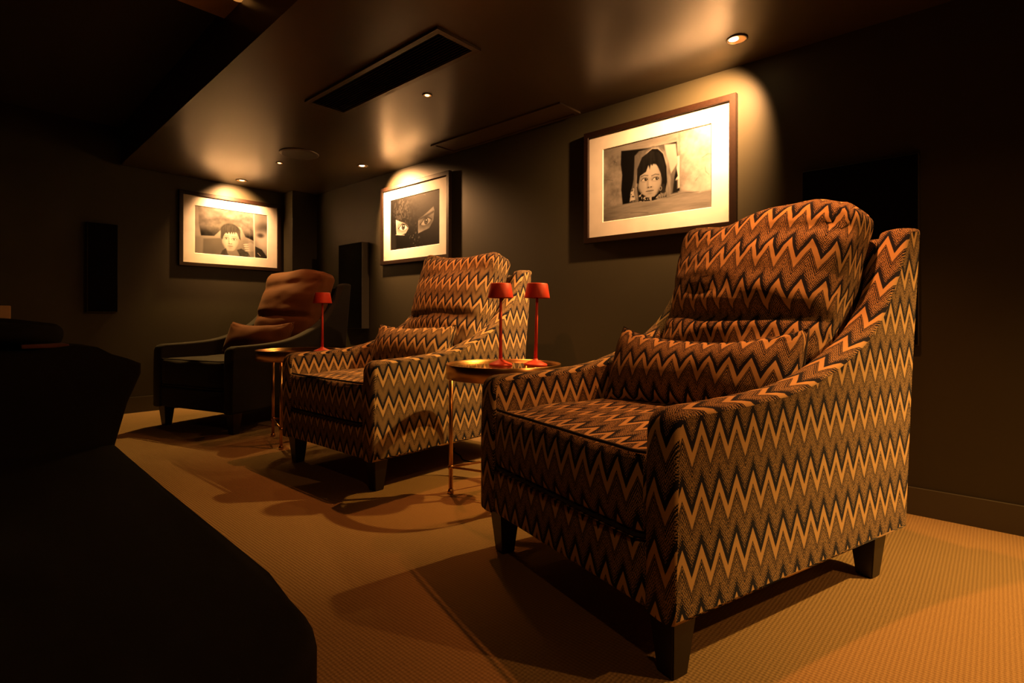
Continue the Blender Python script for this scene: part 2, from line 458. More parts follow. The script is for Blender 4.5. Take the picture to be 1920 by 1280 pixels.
def make_pillow(loc, rz, mat, seed, label, lx=-.005, hw=.29, hh=.135, sag=.020):
    """lumbar pillow leaning in the chair whose placement is (loc, rz)"""
    t = Matrix.Translation(loc) @ Matrix.Rotation(rz, 4, 'Z') @ Matrix.Translation((lx, .560, .632)) @ Matrix.Rotation(math.radians(12.5), 4, 'Z') @ Matrix.Rotation(math.radians(-24), 4, 'X')
    def d(p, a, b, c):
        x, y, z = p
        z += -sag*(1-a*a)*(c if c > 0 else 0) + .010*nz3((x, y, z), 5, seed) + (.012*abs(a)**6*(1 if c > 0 else -1)*abs(c)**6)
        y += .012*nz3((x*1.2, 0, z*1.5), 7, seed+2) - .0*c
        dx, dz = 1-abs(a), 1-abs(c); y += .008*math.sin(math.atan2(dz, dx)*9)*math.exp(-(math.hypot(dx, dz)/.4)**2)
        return Vector((x, y, z))
    bm = cushion(hw, .066, hh, .030, .62, d, (34, 6, 22), v0=.035, u0=.01)
    o = frombm('lumbar_pillow', bm, mat, None, True); o.matrix_world = t
    # seam piping round the edge
    bm = bmesh.new(); pts = []
    for i in range(97):
        a = 2*PI*i/96; ca, sa = math.cos(a), math.sin(a); k = 1/max(abs(ca), abs(sa))
        A, C = ca*k, sa*k
        x, z = A*(hw+.002), C*(hh+.002); z += -sag*(1-A*A)*(C if C > 0 else 0) + (.012*abs(A)**6*(1 if C > 0 else -1)*abs(C)**6) + .010*nz3((x, 0, z), 5, seed)
        y = .012*nz3((x*1.2, 0, z*1.5), 7, seed+2)
        pts.append((x, y, z))
    tube(bm, pts, .0035, 6, False); frombm('piping', bm, mat if mat != 'zig' else 'pipingdark', o, True)
    tag(o, label, 'pillow', 'lumbar pillows on the armchairs'); return o

CH = [(1.067, .501, -1.858), (1.371, 2.077, -1.553), (1.411, 3.800, -1.285)]
(l1, t1), (l2, t2), (l3, t3) = [chair_xform(*c) for c in CH]
c = make_chair('armchair', l1, t1, 'zig', 'zig', 1.3)
tag(c, 'large zigzag-patterned armchair nearest the camera, beside the red lamps', 'armchair', 'armchairs along the picture wall')
c = make_chair('armchair', l2, t2, 'zig', 'zig', 4.1, .6)
tag(c, 'zigzag-patterned armchair in the middle, between the two brass side tables', 'armchair', 'armchairs along the picture wall')
c = make_chair('armchair', l3, t3, 'charcoal', 'rust', 7.7, .55)
for ch in c.children:
    if ch.name.startswith('back_cushion'): ch['label'] = 'plain rust-brown back cushion'
tag(c, 'plain dark charcoal armchair with rust back cushion in the far corner', 'armchair', 'armchairs along the picture wall')
make_pillow(l1, t1, 'zig', 2.2, 'zigzag lumbar pillow lying in the nearest large armchair', lx=.022, hw=.322, sag=.045)
make_pillow(l2, t2, 'zig', 5.6, 'zigzag lumbar pillow lying in the middle armchair', lx=-.01, hw=.275, hh=.128)
make_pillow(l3, t3, 'rust', 8.4, 'plain rust-brown lumbar pillow in the dark armchair', lx=-.01, hw=.28, hh=.125)

# ------------------------------------------------------------------ side tables
def make_table(loc, r, feet):
    t = empty('side_table', (loc[0], loc[1], 0)); zt = .592
    bm = bmesh.new(); lathe(bm, [(r-.003, zt-.064), (r, zt-.064), (r, zt-.001), (r-.0008, zt), (r-.003, zt), (r-.003, zt-.064)], 72)
    frombm('rim', bm, 'brass', t, True)
    bm = bmesh.new(); lathe(bm, [(0, zt-.010), (r-.0035, zt-.010), (r-.0035, zt-.016), (0, zt-.016)], 72)
    g = frombm('glass_top', bm, 'smoke', t); g['label'] = 'dark reflective glass top'
    fp = [Vector((fx-loc[0], fy-loc[1], 0)) for fx, fy in feet]
    for p in fp:
        bm = bmesh.new(); tube(bm, [p+Vector((0, 0, .01)), p+Vector((0, 0, zt-.02))], .0095, 14); lg = frombm('leg', bm, 'brass', t, True)
        bm = bmesh.new(); lathe(bm, [(0, 0), (.012, 0), (.015, .004), (.015, .012), (.012, .018), (.0095, .022)], 18, p); frombm('foot', bm, 'brass', lg, True)
        bm = bmesh.new(); lathe(bm, [(.0095, .112), (.0135, .114), (.0135, .128), (.0095, .130)], 18, p); frombm('collar', bm, 'brass', lg, True)
    for i in range(len(fp)):
        a, b = fp[i], fp[(i+1) % len(fp)]; d = (b-a).normalized()*.010
        bm = bmesh.new(); tube(bm, [a+d+Vector((0, 0, .121)), b-d+Vector((0, 0, .121))], .0055, 10); frombm('stretcher', bm, 'brass', t, True)
    return t
def trifeet(c, r, first):
    a0 = math.atan2(first[1]-c[1], first[0]-c[0]); return [(c[0]+r*math.cos(a0+k*2*PI/3), c[1]+r*math.sin(a0+k*2*PI/3)) for k in range(3)]
TA = (1.800, 1.678); TBt = (1.665, 3.37)
t = make_table(TA, .262, trifeet(TA, .240, (1.627, 1.845)))
tag(t, 'round brass side table with two red lamps, between the two zigzag armchairs', 'side table', 'brass side tables')
t = make_table(TBt, .262, [(1.601, 3.61), (1.479, 3.224), (1.888, 3.30)])
tag(t, 'round brass side table with one red lamp, between dark armchair and middle armchair', 'side table', 'brass side tables')

# ------------------------------------------------------------------ red table lamps
def make_lamp(loc, label, tilt=(0, 0)):
    t = empty('table_lamp', loc); t.rotation_euler = (tilt[0], tilt[1], 0)
    bm = bmesh.new(); lathe(bm, [(0, 0), (.052, 0), (.054, .002), (.054, .006), (.051, .009), (.030, .018), (.012, .026), (.0085, .032), (0, .032)], 40); frombm('base', bm, 'red', t, True)
    bm = bmesh.new(); tube(bm, [(0, 0, .030), (0, 0, .18), (0, 0, .318)], [.0085, .0068, .0060], 16); frombm('stem', bm, 'red', t, True)
    bm = bmesh.new(); lathe(bm, [(.0565, .309), (.058, .3085), (.0585, .311), (.0475, .372), (.0445, .376), (0, .3775)], 48); 
    sh = frombm('lamp_shade', bm, 'red', t, True)
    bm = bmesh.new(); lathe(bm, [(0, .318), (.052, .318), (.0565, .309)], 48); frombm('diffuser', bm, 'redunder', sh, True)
    tag(t, label, 'table lamp', 'red cordless table lamps'); return t
make_lamp((1.794-.004, 1.684+.004, .582), 'red mushroom-shaped table lamp, left one of the pair on the brass table')
make_lamp((1.898, 1.570, .582), 'red mushroom-shaped table lamp, right one of the pair, nearest armchair side', (math.radians(.8), math.radians(1.0)))
make_lamp((1.725, 3.185, .582), 'single red table lamp on the far brass table in front of dark armchair')

# cord behind the near table
bm = bmesh.new(); cp = [(2.20, 2.46), (2.14, 2.40), (2.10, 2.30), (2.05, 2.22), (2.06, 2.15), (2.14, 2.07), (2.25, 1.98), (2.4, 1.95), (2.6, 2.02), (2.70, 2.05)]
pts = []
for i in range(len(cp)-1):
    for k in range(6):
        t_ = k/6; p0, p1, p2, p3 = [Vector(cp[max(0, min(len(cp)-1, j))]) for j in (i-1, i, i+1, i+2)]
        q = .5*((2*p1)+(p2-p0)*t_+(2*p0-5*p1+4*p2-p3)*t_*t_+(3*p1-p0-3*p2+p3)*t_**3); pts.append((q.x, q.y, .0045))
tube(bm, pts, .0035, 8); tag(frombm('cord', bm, 'black', None, True), 'thin black cord lying on the carpet behind the brass table', 'cord')

# ------------------------------------------------------------------ prints
def sm(e0, e1, x):
    t = np.clip((x-e0)/(e1-e0), 0, 1); return t*t*(3-2*t)
RNG = np.random.RandomState(5)
def vnoise(X, Y, sc, asp=1.5, oct_=3, ax=1, ay=1):
    out = np.zeros_like(X); amp = 1; tot = 0
    for o in range(oct_):
        g = RNG.rand(96, 96); x = X*sc*asp*ax*2**o; y = Y*sc*ay*2**o
        xi = np.floor(x).astype(int); yi = np.floor(y).astype(int); fx = x-xi; fy = y-yi; fx = fx*fx*(3-2*fx); fy = fy*fy*(3-2*fy)
        a = g[xi % 96, yi % 96]; b = g[(xi+1) % 96, yi % 96]; c = g[xi % 96, (yi+1) % 96]; d = g[(xi+1) % 96, (yi+1) % 96]
        out += amp*((a*(1-fx)+b*fx)*(1-fy)+(c*(1-fx)+d*fx)*fy); tot += amp; amp *= .55
    return out/tot
class Pic:
    def __init__(s, nx, ny, asp=1.5):
        s.X, s.Y = np.meshgrid((np.arange(nx))/(nx-1), (np.arange(ny))/(ny-1), indexing='ij'); s.I = np.zeros_like(s.X); s.asp = asp
    def ell(s, cx, cy, rx, ry, rot=0, soft=.15, pw=2.):
        a = math.radians(rot); dx = (s.X-cx)*s.asp; dy = s.Y-cy
        x = dx*math.cos(a)+dy*math.sin(a); y = -dx*math.sin(a)+dy*math.cos(a)
        d = (np.abs(x/(rx*s.asp))**pw+np.abs(y/ry)**pw)**(1/pw); return 1-sm(1-soft, 1+soft, d)
    def poly(s, pts, soft=.01):
        d = np.full(s.X.shape, 1e9); ins = np.zeros(s.X.shape, bool); n = len(pts)
        for i in range(n):
            x0, y0 = pts[i]; x1, y1 = pts[(i+1) % n]; x0 *= s.asp; x1 *= s.asp; px = s.X*s.asp; py = s.Y
            ex, ey = x1-x0, y1-y0; tt = np.clip(((px-x0)*ex+(py-y0)*ey)/(ex*ex+ey*ey+1e-12), 0, 1)
            d = np.minimum(d, np.hypot(px-x0-tt*ex, py-y0-tt*ey))
            c = ((y0 > py) != (y1 > py)); xin = x0+(py-y0)/(ey if abs(ey) > 1e-12 else 1e-12)*ex; ins ^= (c & (px < xin))
        sd = np.where(ins, d, -d); return sm(-soft, soft, sd)
    def line(s, pts, wd, soft=.006):
        m = np.zeros_like(s.X)
        for (x0, y0), (x1, y1) in zip(pts, pts[1:]):
            px = s.X*s.asp; py = s.Y; ax, bx = x0*s.asp, x1*s.asp; ex, ey = bx-ax, y1-y0
            tt = np.clip(((px-ax)*ex+(py-y0)*ey)/(ex*ex+ey*ey+1e-12), 0, 1); d = np.hypot(px-ax-tt*ex, py-y0-tt*ey); m = np.maximum(m, 1-sm(wd-soft, wd+soft, d))
        return m
    def over(s, m, v): s.I = s.I*(1-m)+v*m
    def mul(s, m, k): s.I = s.I*(1-m*(1-k))
def face(P, cx, cy, rx, ry, skin, tilt=0, look=.15, dark=.06):
    """generic face: eyes, brows, nose, mouth"""
    sh = P.ell(cx, cy, rx, ry, tilt, .05, 2.3); tone = skin*(1-.30*sm(.3, 1.15, np.abs(P.X-cx)/rx))*(1-.12*sm(.2, 1, (P.Y-cy)/ry))
    chin = P.poly([(cx-rx*1.02, cy-ry), (cx+rx*1.02, cy-ry), (cx+rx*1.0, cy+ry*.25), (cx+rx*.42, cy+ry*1.02), (cx-rx*.42, cy+ry*1.02), (cx-rx*1.0, cy+ry*.25)], .03)
    P.over(sh*chin, tone)
    ta = math.tan(math.radians(tilt))
    for sd in (-1, 1):
        ex = cx+sd*rx*.46; ey = cy-ry*.12+sd*rx*P.asp*.46*ta
        P.mul(P.ell(ex, ey-ry*.02, rx*.36, ry*.15, tilt, .5), .72)
        P.over(P.ell(ex, ey, rx*.25, ry*.085, tilt, .25), skin*1.15)
        P.over(P.ell(ex+look*rx, ey-ry*.005, rx*.12, ry*.085, 0, .3), dark)
        P.over(P.ell(ex+look*rx+rx*.04, ey-ry*.03, rx*.035, ry*.025, 0, .3), .85)
        P.over(P.line([(ex-rx*.27, ey+ry*.02), (ex-rx*.1, ey-ry*.085), (ex+rx*.14, ey-ry*.085), (ex+rx*.28, ey+ry*.01)], .004, .004), dark*1.6)
        P.over(P.line([(ex-rx*.30, ey-ry*.21), (ex, ey-ry*.27), (ex+rx*.3, ey-ry*.21)], .006, .007)*.7, dark*2.2)
    P.mul(P.ell(cx-rx*.17, cy+ry*.16, rx*.09, ry*.24, 0, .7), .78)
    P.over(P.ell(cx+rx*.03, cy+ry*.20, rx*.10, ry*.20, 0, .8)*.5, skin*1.12)
    for sd in (-1, 1): P.over(P.ell(cx+sd*rx*.12, cy+ry*.33, rx*.07, ry*.028, 0, .4), dark*2.5)
    P.mul(P.ell(cx, cy+ry*.35, rx*.25, ry*.05, 0, .8), .75)
    P.over(P.ell(cx, cy+ry*.555, rx*.30, ry*.065, 0, .4)*.75, skin*.60)
    P.over(P.line([(cx-rx*.32, cy+ry*.55), (cx-rx*.1, cy+ry*.54), (cx, cy+ry*.555), (cx+rx*.1, cy+ry*.54), (cx+rx*.32, cy+ry*.55)], .003, .004), dark*2)
    P.mul(P.ell(cx, cy+ry*.70, rx*.2, ry*.05, 0, .8), .8)
def art_child():
    P = Pic(290, 196); X, Y = P.X, P.Y
    n = vnoise(X, Y, 5, oct_=5); n2 = vnoise(X, Y, 22, oct_=3)
    P.I = .14+.42*n+.16*n2+.22*sm(.55, 1, X)
    wd = vnoise(X, Y, 4, oct_=4, ax=.7, ay=5)
    ledge = P.poly([(-.1, .86), (.12, .80), (.3, .75), (.55, .77), (.72, .72), (.9, .80), (1.1, .78), (1.1, 1.1), (-.1, 1.1)], .02); P.over(ledge, .20+.34*wd+.1*X)
    lint = P.poly([(-.1, -.1), (.72, -.1), (.71, .10), (.45, .10), (.19, .15), (.1, .1), (-.1, .12)], .02); P.over(lint*.8, .22+.30*wd)
    P.over(P.line([(.73, -.05), (.735, .75)], .010, .03)*.5, .18)
    for q in ([(.10, .18), (.12, .20), (.14, .22)], [(.12, .18), (.11, .23)], [(.0, .42), (.05, .425), (.1, .45)], [(.93, .38), (.97, .35), (1, .36)], [(.885, .62), (.87, .65)], [(.95, .5), (.955, .56), (.98, .60)], [(.28, .93), (.36, .935), (.45, .96)], [(.62, .80), (.75, .775), (.9, .79)]): P.over(P.line(q, .002, .008)*.6, .08)
    opn = P.poly([(.185, .07), (.45, .115), (.71, .115), (.715, .25), (.735, .45), (.735, .74), (.6, .78), (.4, .79), (.20, .80), (.185, .6), (.195, .4), (.18, .25)], .010); P.over(opn, .022)
    P.over(P.poly([(.69, .30), (.735, .30), (.735, .70), (.70, .72), (.685, .62), (.72, .55)], .008), .75); P.over(P.poly([(.66, .58), (.72, .6), (.72, .76), (.66, .76)], .02), .04)
    cow = P.poly([(.32, .18), (.36, .13), (.60, .11), (.70, .15), (.715, .40), (.69, .55), (.67, .78), (.30, .80), (.275, .70), (.31, .50)], .012); P.over(cow*opn, .17+.12*vnoise(X, Y, 10, oct_=3, ax=3))
    P.over(P.poly([(.60, .12), (.70, .14), (.72, .38), (.66, .50), (.62, .3)], .012), .55+.1*n)
    P.over(P.poly([(.285, .62), (.345, .58), (.35, .78), (.27, .79)], .01), .20+.5*(vnoise(X, Y, 70, oct_=1) > .55))
    P.over(P.poly([(.485, .105), (.54, .12), (.605, .20), (.64, .36), (.66, .58), (.655, .79), (.33, .79), (.31, .66), (.335, .44), (.375, .27), (.43, .155)], .012), .17+.30*vnoise(X, Y, 9, oct_=3, ax=3, ay=.8))
    P.over(P.poly([(.485, .14), (.54, .155), (.59, .235), (.618, .40), (.625, .60), (.60, .76), (.37, .76), (.345, .60), (.352, .44), (.392, .28), (.44, .19)], .008), .025)
    P.over(P.line([(.34, .62), (.348, .44), (.388, .275), (.437, .18), (.487, .13), (.54, .145), (.59, .225), (.618, .36)], .004, .006), .55)
    P.over(P.poly([(.34, .60), (.60, .62), (.62, .79), (.36, .80)], .01), .06)
    face(P, .465, .555, .112, .225, .56, 5, .13, .03)
    hair = P.poly([(.34, .55), (.345, .36), (.39, .22), (.47, .155), (.55, .20), (.60, .34), (.605, .52), (.585, .60), (.567, .48), (.545, .40), (.52, .33), (.50, .30), (.49, .36), (.475, .33), (.465, .40), (.452, .34), (.43, .42), (.40, .44), (.372, .46), (.36, .56)], .008)
    P.over(hair, .022+.03*vnoise(X, Y, 9, oct_=2, ax=5, ay=.6))
    P.over(P.ell(.565, .67, .013, .03, 0, .2), .40); P.over(P.ell(.565, .67, .008, .02, 0, .2), .1)
    P.over(P.poly([(.36, .66), (.39, .70), (.45, .765), (.51, .76), (.56, .71), (.60, .78), (.5, .81), (.36, .80)], .008)*(1), .035+.5*(vnoise(X, Y, 60, oct_=1) > .72))
    for k in range(4): P.over(P.ell(.545+.020*k, .775-.006*k, .009, .030, 12, .2), .33)
    return P
def art_eyes():
    P = Pic(230, 160); X, Y = P.X, P.Y
    wv = vnoise(X, Y, 26, oct_=3); P.I = .008+.05*wv*P.ell(.40, .22, .30, .35, 0, .8)+.015*wv
    P.I += .05*(wv > .56)*P.ell(.25, .25, .15, .35, 0, .8) + .12*(wv > .66)*P.ell(.52, .78, .12, .2, 0, .7)
    def patch(poly, skin, ex, ey, rx, ry, rot):
        m = P.poly(poly, .010); Pm = P.I.copy(); P.over(m, skin*(.75+.4*vnoise(X, Y, 8)))
        P.mul(P.ell(ex, ey, rx*1.5, ry*1.9, rot, .6)*m, .45)
        P.over(P.ell(ex, ey, rx, ry, rot, .12)*m, skin*1.15)
        P.over(P.ell(ex+.005, ey-.004, ry*.62, ry*.98, 0, .1)*m, .05); P.over(P.ell(ex+.005, ey, ry*.42, ry*.66, 0, .3)*m, .14); P.over(P.ell(ex+.005, ey, ry*.2, ry*.32, 0, .2)*m, .01)
        P.over(P.ell(ex+.012, ey-.025, .007, .010, 0, .2)*m, .9)
        a = math.radians(rot); P.over(P.line([(ex-rx*1.2*math.cos(a), ey-rx*1.3*math.sin(a)+.02), (ex-.02, ey-ry*1.1), (ex+rx*.5, ey-ry*.9+rx*.8*math.sin(a)), (ex+rx*1.15, ey+rx*1.5*math.sin(a))], .010, .010)*m, .02)
    patch([(.11, .40), (.20, .45), (.30, .50), (.375, .57), (.38, .62), (.33, .70), (.22, .725), (.13, .70), (.12, .6)], .62, .27, .575, .085, .060, 4)
    patch([(.585, .47), (.68, .43), (.80, .35), (.88, .29), (.90, .36), (.88, .55), (.80, .68), (.585, .745), (.58, .6)], .36, .735, .545, .095, .062, -10)
    P.over(P.line([(.585, .48), (.73, .45), (.88, .39)], .02, .02)*.8, .02)
    P.over(P.line([(.105, .40), (.12, .72)], .008, .01), .01); P.over(P.line([(.11, .70), (.3, .735)], .004, .006), .7)
    return P
def art_boy():
    P = Pic(250, 170); X, Y = P.X, P.Y
    n = vnoise(X, Y, 4, oct_=2); P.I = .30+.22*n
    P.over(P.poly([(-.1, .66), (.35, .60), (.9, .62), (.9, 1.1), (-.1, 1.1)], .04), .30+.1*n)
    P.over(P.poly([(.11, .68), (.40, .62), (.45, 1.1), (.10, 1.1)], .02), .17+.1*n)
    P.over(P.ell(.96, .32, .12, .12, 0, .7), .20); P.over(P.ell(.97, .62, .12, .20, 0, .7), .70); P.over(P.ell(.90, .48, .05, .05, 0, .7), .15)
    sack = P.poly([(.045, .0), (.05, .35), (.08, .62), (.25, .60), (.36, .42), (.50, .30), (.62, .36), (.68, .55), (.80, .62), (.795, .25), (.77, -.05), (.05, -.05)], .012)
    tx = vnoise(X, Y, 7, oct_=5); P.over(sack, .14+.34*tx*(1-.6*sm(.35, .6, Y)) - .15*sm(.3, .6, Y))
    P.mul(P.line([(.10, .30), (.35, .20), (.60, .22), (.78, .40)], .02, .05)*sack, .75); P.mul(P.ell(.44, .28, .12, .10, 0, .8)*sack, .55)
    P.over(P.ell(.472, .455, .135, .165, 0, .10), .06+.08*vnoise(X, Y, 12, oct_=2, ax=4, ay=.6))
    P.over(P.poly([(.40, .80), (.57, .80), (.60, 1.1), (.42, 1.1)], .02), .33)
    face(P, .468, .655, .115, .245, .60, 2, .0, .08)
    P.over(P.poly([(.335, .62), (.34, .42), (.42, .33), (.53, .33), (.60, .42), (.615, .64), (.59, .60), (.575, .50), (.54, .47), (.53, .53), (.515, .47), (.50, .53), (.485, .47), (.47, .53), (.45, .48), (.43, .53), (.41, .50), (.38, .56), (.36, .66)], .008), .08+.08*vnoise(X, Y, 12, oct_=2, ax=4, ay=.6))
    P.over(P.poly([(.36, .90), (.41, .84), (.43, .95), (.48, 1.05), (.30, 1.1)], .01), .12); P.over(P.poly([(.56, .86), (.62, .82), (.72, .90), (.80, 1.1), (.52, 1.1), (.60, .98)], .012), .06+.1*vnoise(X, Y, 18))
    P.over(P.poly([(.66, .74), (.76, .66), (.82, .72), (.80, .86), (.70, .88)], .015), .45)
    for k in range(4): P.over(P.ell(.685+.008*k, .72+.045*k, .035, .017, -12, .3), .60); P.over(P.line([(.65, .745+.045*k), (.72, .735+.045*k)], .003, .004), .18)
    P.over(P.poly([(.82, .74), (.92, .80), (1.0, .96), (1.0, 1.1), (.80, 1.1)], .012), .06+.05*n); P.over(P.line([(.80, -.05), (.815, 1.05)], .012, .01)*.9, .72)
    P.over(P.line([(.86, .89), (.90, .95)], .007, .006), .6)
    return P
def make_picture(loc, rz, art, label, w=.837, h=.600, pw=.645, ph=.425, pz=.0, gain=.62):
    """hangs facing local -y; loc = centre of the mount on the wall surface"""
    t = empty('framed_picture', loc, rz); fw = .033; dp = .034
    bm = bmesh.new()
    X0, X1, Z0, Z1 = -w/2, w/2, -h/2, h/2
    prof = [(0, -.006), (0, -dp+.002), (.002, -dp), (fw-.003, -dp), (fw, -dp+.003), (fw, -.006)]
    rings = []
    for d, y in prof: rings.append([bm.verts.new(p) for p in ((X0-d, y, Z0-d), (X1+d, y, Z0-d), (X1+d, y, Z1+d), (X0-d, y, Z1+d))])
    for A, B in zip(rings, rings[1:]+rings[:1]):
        for i in range(4): bm.faces.new((A[i], A[(i+1) % 4], B[(i+1) % 4], B[i]))
    frombm('frame', bm, 'walnut', t)
    bm = bmesh.new(); box(bm, (X0-.02, -.004, Z0-.02), (X1+.02, -.0005, Z1+.02)); frombm('backing', bm, 'black', t)
    # mount with a bevelled window
    bm = bmesh.new(); a = (pw/2, ph/2)
    loops = []
    for hx, hz, y in ((w/2, h/2, -.012), (w/2, h/2, -.020), (a[0]+.003, a[1]+.003, -.020), (a[0], a[1], -.0165), (a[0], a[1], -.012)):
        zz = pz if hx < w/2-.01 else 0
        loops.append([bm.verts.new((sx*hx, y, sz*hz+zz)) for sx, sz in ((-1, -1), (1, -1), (1, 1), (-1, 1))])
    for A, B in zip(loops, loops[1:]+loops[:1]):
        for i in range(4): bm.faces.new((A[i], A[(i+1) % 4], B[(i+1) % 4], B[i]))
    frombm('mount', bm, 'mat', t)
    # the print
    P = art(); nx, ny = P.X.shape; val = np.clip(P.I, 0, 1)**1.45*gain
    vx = (P.X-.5)*pw; vz = (.5-P.Y)*ph+pz
    co = np.stack([vx, np.full_like(vx, -.0145), vz], -1).reshape(-1, 3)
    idx = np.arange(nx*ny).reshape(nx, ny)
    q = np.stack([idx[:-1, 1:], idx[1:, 1:], idx[1:, :-1], idx[:-1, :-1]], -1).reshape(-1, 4)
    me = bpy.data.meshes.new('print'); me.from_pydata(co.tolist(), [], q.tolist())
    ca = me.color_attributes.new('print', 'FLOAT_COLOR', 'POINT')
    v = val.reshape(-1); cc = np.stack([v, v*.97, v*.90, np.ones_like(v)], -1).astype(np.float32)
    ca.data.foreach_set('color', cc.reshape(-1)); link('print', me, 'art', t)
    bm = bmesh.new(); box(bm, (X0-.004, -.0275, Z0-.004), (X1+.004, -.0255, Z1+.004)); frombm('glazing', bm, 'glass', t)
    return t
zc_ = 1.5835
tag(make_picture((XW-.001, 1.409, 1.581), -PI/2, art_child, ''), 'framed sepia photograph of a child in a headscarf at a wall opening', 'picture', 'framed photographs')
tag(make_picture((XW-.001, 3.542, 1.588), -PI/2, art_eyes, ''), 'framed dark photograph of two eyes behind a black veil', 'picture', 'framed photographs')
tag(make_picture((1.990, YW-.001, 1.592), 0, art_boy, ''), 'framed sepia photograph of a boy carrying a sack on his head', 'picture', 'framed photographs')

# ------------------------------------------------------------------ wall speakers
def speaker(loc, rz, w, h, d, label):
    t = empty('wall_speaker', loc, rz)
    bm = bmesh.new(); box(bm, (-w/2, -d+.006, -h/2), (w/2, 0, h/2), .003); frombm('cabinet', bm, 'cabinet', t)
    bm = bmesh.new(); box(bm, (-w/2+.004, -d, -h/2+.004), (w/2-.004, -d+.006, h/2-.004), .002); frombm('grille', bm, 'grille', t)
    tag(t, label, 'speaker', 'wall speakers'); return t
speaker((XW-.0005, 4.41, 1.09), -PI/2, .39, .78, .082, 'black wall speaker on the long wall behind the dark armchair')
speaker((XW-.0005, .450, 1.08), -PI/2, .430, .78, .030, 'wide black wall panel speaker behind the nearest armchair')
speaker((.989, YW-.0005, 1.195), 0, .200, .71, .08, 'narrow black wall speaker on the far wall, left of the boy photograph')

# ------------------------------------------------------------------ ceiling fittings
def vent(x0, x1, y0, y1):
    t = empty('ceiling_vent', ((x0+x1)/2, (y0+y1)/2, ZC)); w, l = (x1-x0)/2, (y1-y0)/2; b = .028
    bm = bmesh.new()
    for a, c in (((-w, -l), (-w+b, l)), ((w-b, -l), (w, l)), ((-w+b, -l), (w-b, -l+b)), ((-w+b, l-b), (w-b, l))): box(bm, (a[0], a[1], -.012), (c[0], c[1], 0))
    frombm('frame', bm, 'ventframe', t)
    bm = bmesh.new(); box(bm, (-w+b, -l+b, -.002), (w-b, l-b, 0)); frombm('backing', bm, 'black', t)  # black sheet stands in for the shaded recess behind the slats
    n = 12
    for i in range(n):
        x = -w+b+(2*w-2*b)*(i+.5)/n; bm = bmesh.new()
        vs = [bm.verts.new(p) for yy in (-l+b, l-b) for p in ((x-.0045, yy, -.011), (x-.0030, yy, -.0122), (x+.0030, yy, -.003), (x+.0015, yy, -.002))]
        for k in range(4): bm.faces.new((vs[k], vs[(k+1) % 4], vs[4+(k+1) % 4], vs[4+k]))
        bm.faces.new(vs[:4]); bm.faces.new(vs[4:][::-1]); frombm('slat', bm, 'slat', t)
    tag(t, 'long dark slatted air vent in the lowered ceiling', 'vent')
vent(1.497, 1.758, 1.788, 2.972)
t = empty('ceiling_slot', (2.600, 2.47, ZC)); w, l = .104, .585
bm = bmesh.new()
for a, c in (((-w, -l), (-w+.012, l)), ((w-.012, -l), (w, l)), ((-w+.012, -l), (w-.012, -l+.03)), ((-w+.012, l-.03), (w-.012, l))): box(bm, (a[0], a[1], -.011), (c[0], c[1], 0))
frombm('frame', bm, 'ventframe', t)
bm = bmesh.new(); box(bm, (-w+.012, -l+.03, -.003), (w-.012, l-.03, 0)); frombm('panel', bm, 'ventframe', t)
tag(t, 'long shallow framed slot in the ceiling above the picture wall', 'vent')
bm = bmesh.new(); lathe(bm, [(0, -.009), (.130, -.009), (.138, -.008), (.142, -.005), (.143, 0), (0, 0)], 56)
t = empty('ceiling_speaker', (1.955, 3.965, ZC)); frombm('rim', bm, 'ventframe', t, True)
bm = bmesh.new(); lathe(bm, [(0, -.0105), (.126, -.0105), (.128, -.0088), (0, -.0088)], 56); frombm('grille', bm, 'slat', t)
tag(t, 'round dark ceiling speaker above the far end of the room', 'speaker')
def downlight(x, y, r, bulb, label, aim=(0, 0)):
    t = empty('downlight', (x, y, ZC))
    bm = bmesh.new(); lathe(bm, [(r*.80, -.0005), (r*.80, -.004), (r*.86, -.0055), (r*.97, -.005), (r, -.003), (r, -.0005)], 40); frombm('trim_ring', bm, 'trimring', t, True)
    bm = bmesh.new(); lathe(bm, [(0, -.0008), (r*.35, -.001), (r*.80, -.004)], 32); frombm('reflector', bm, 'cup', t, True)
    bm = bmesh.new(); lathe(bm, [(0, -.0060), (r*.36, -.0052), (r*.46, -.0030), (r*.46, -.0012)], 24, (aim[0], aim[1], 0)); frombm('bulb', bm, bulb, t, True)
    tag(t, label, 'downlight', 'recessed ceiling downlights')
downlight(2.466, .869, .046, 'bulb', 'larger round ceiling spotlight above the child photograph', (-.012, .012))
downlight(2.466, 3.898, .046, 'bulb', 'bright round ceiling spotlight above the veiled eyes photograph', (-.012, -.01))
downlight(1.986, 5.137, .050, 'bulbdim', 'pale round ceiling spotlight above the boy photograph', (0, -.01))
downlight(1.923, 2.385, .028, 'bulbdim', 'small lit downlight beside the slatted vent')
downlight(1.965, 4.322, .028, 'bulbdim', 'small lit downlight beside the round ceiling speaker')

# panel on the upper ceiling at the top edge of the view
t = empty('ceiling_panel', (.78, 2.35, 2.30))
bm = bmesh.new(); box(bm, (-.6, -.45, 0), (.252, .535, .06), .004); frombm('housing', bm, 'panel', t)
bm = bmesh.new(); lathe(bm, [(0, -.006), (.025, -.006), (.03, 0)], 24, (.225, .30, 0)); frombm('lens', bm, 'lens', t)
tag(t, 'beige rectangular box fixed under the upper ceiling at the top edge', 'ceiling unit')

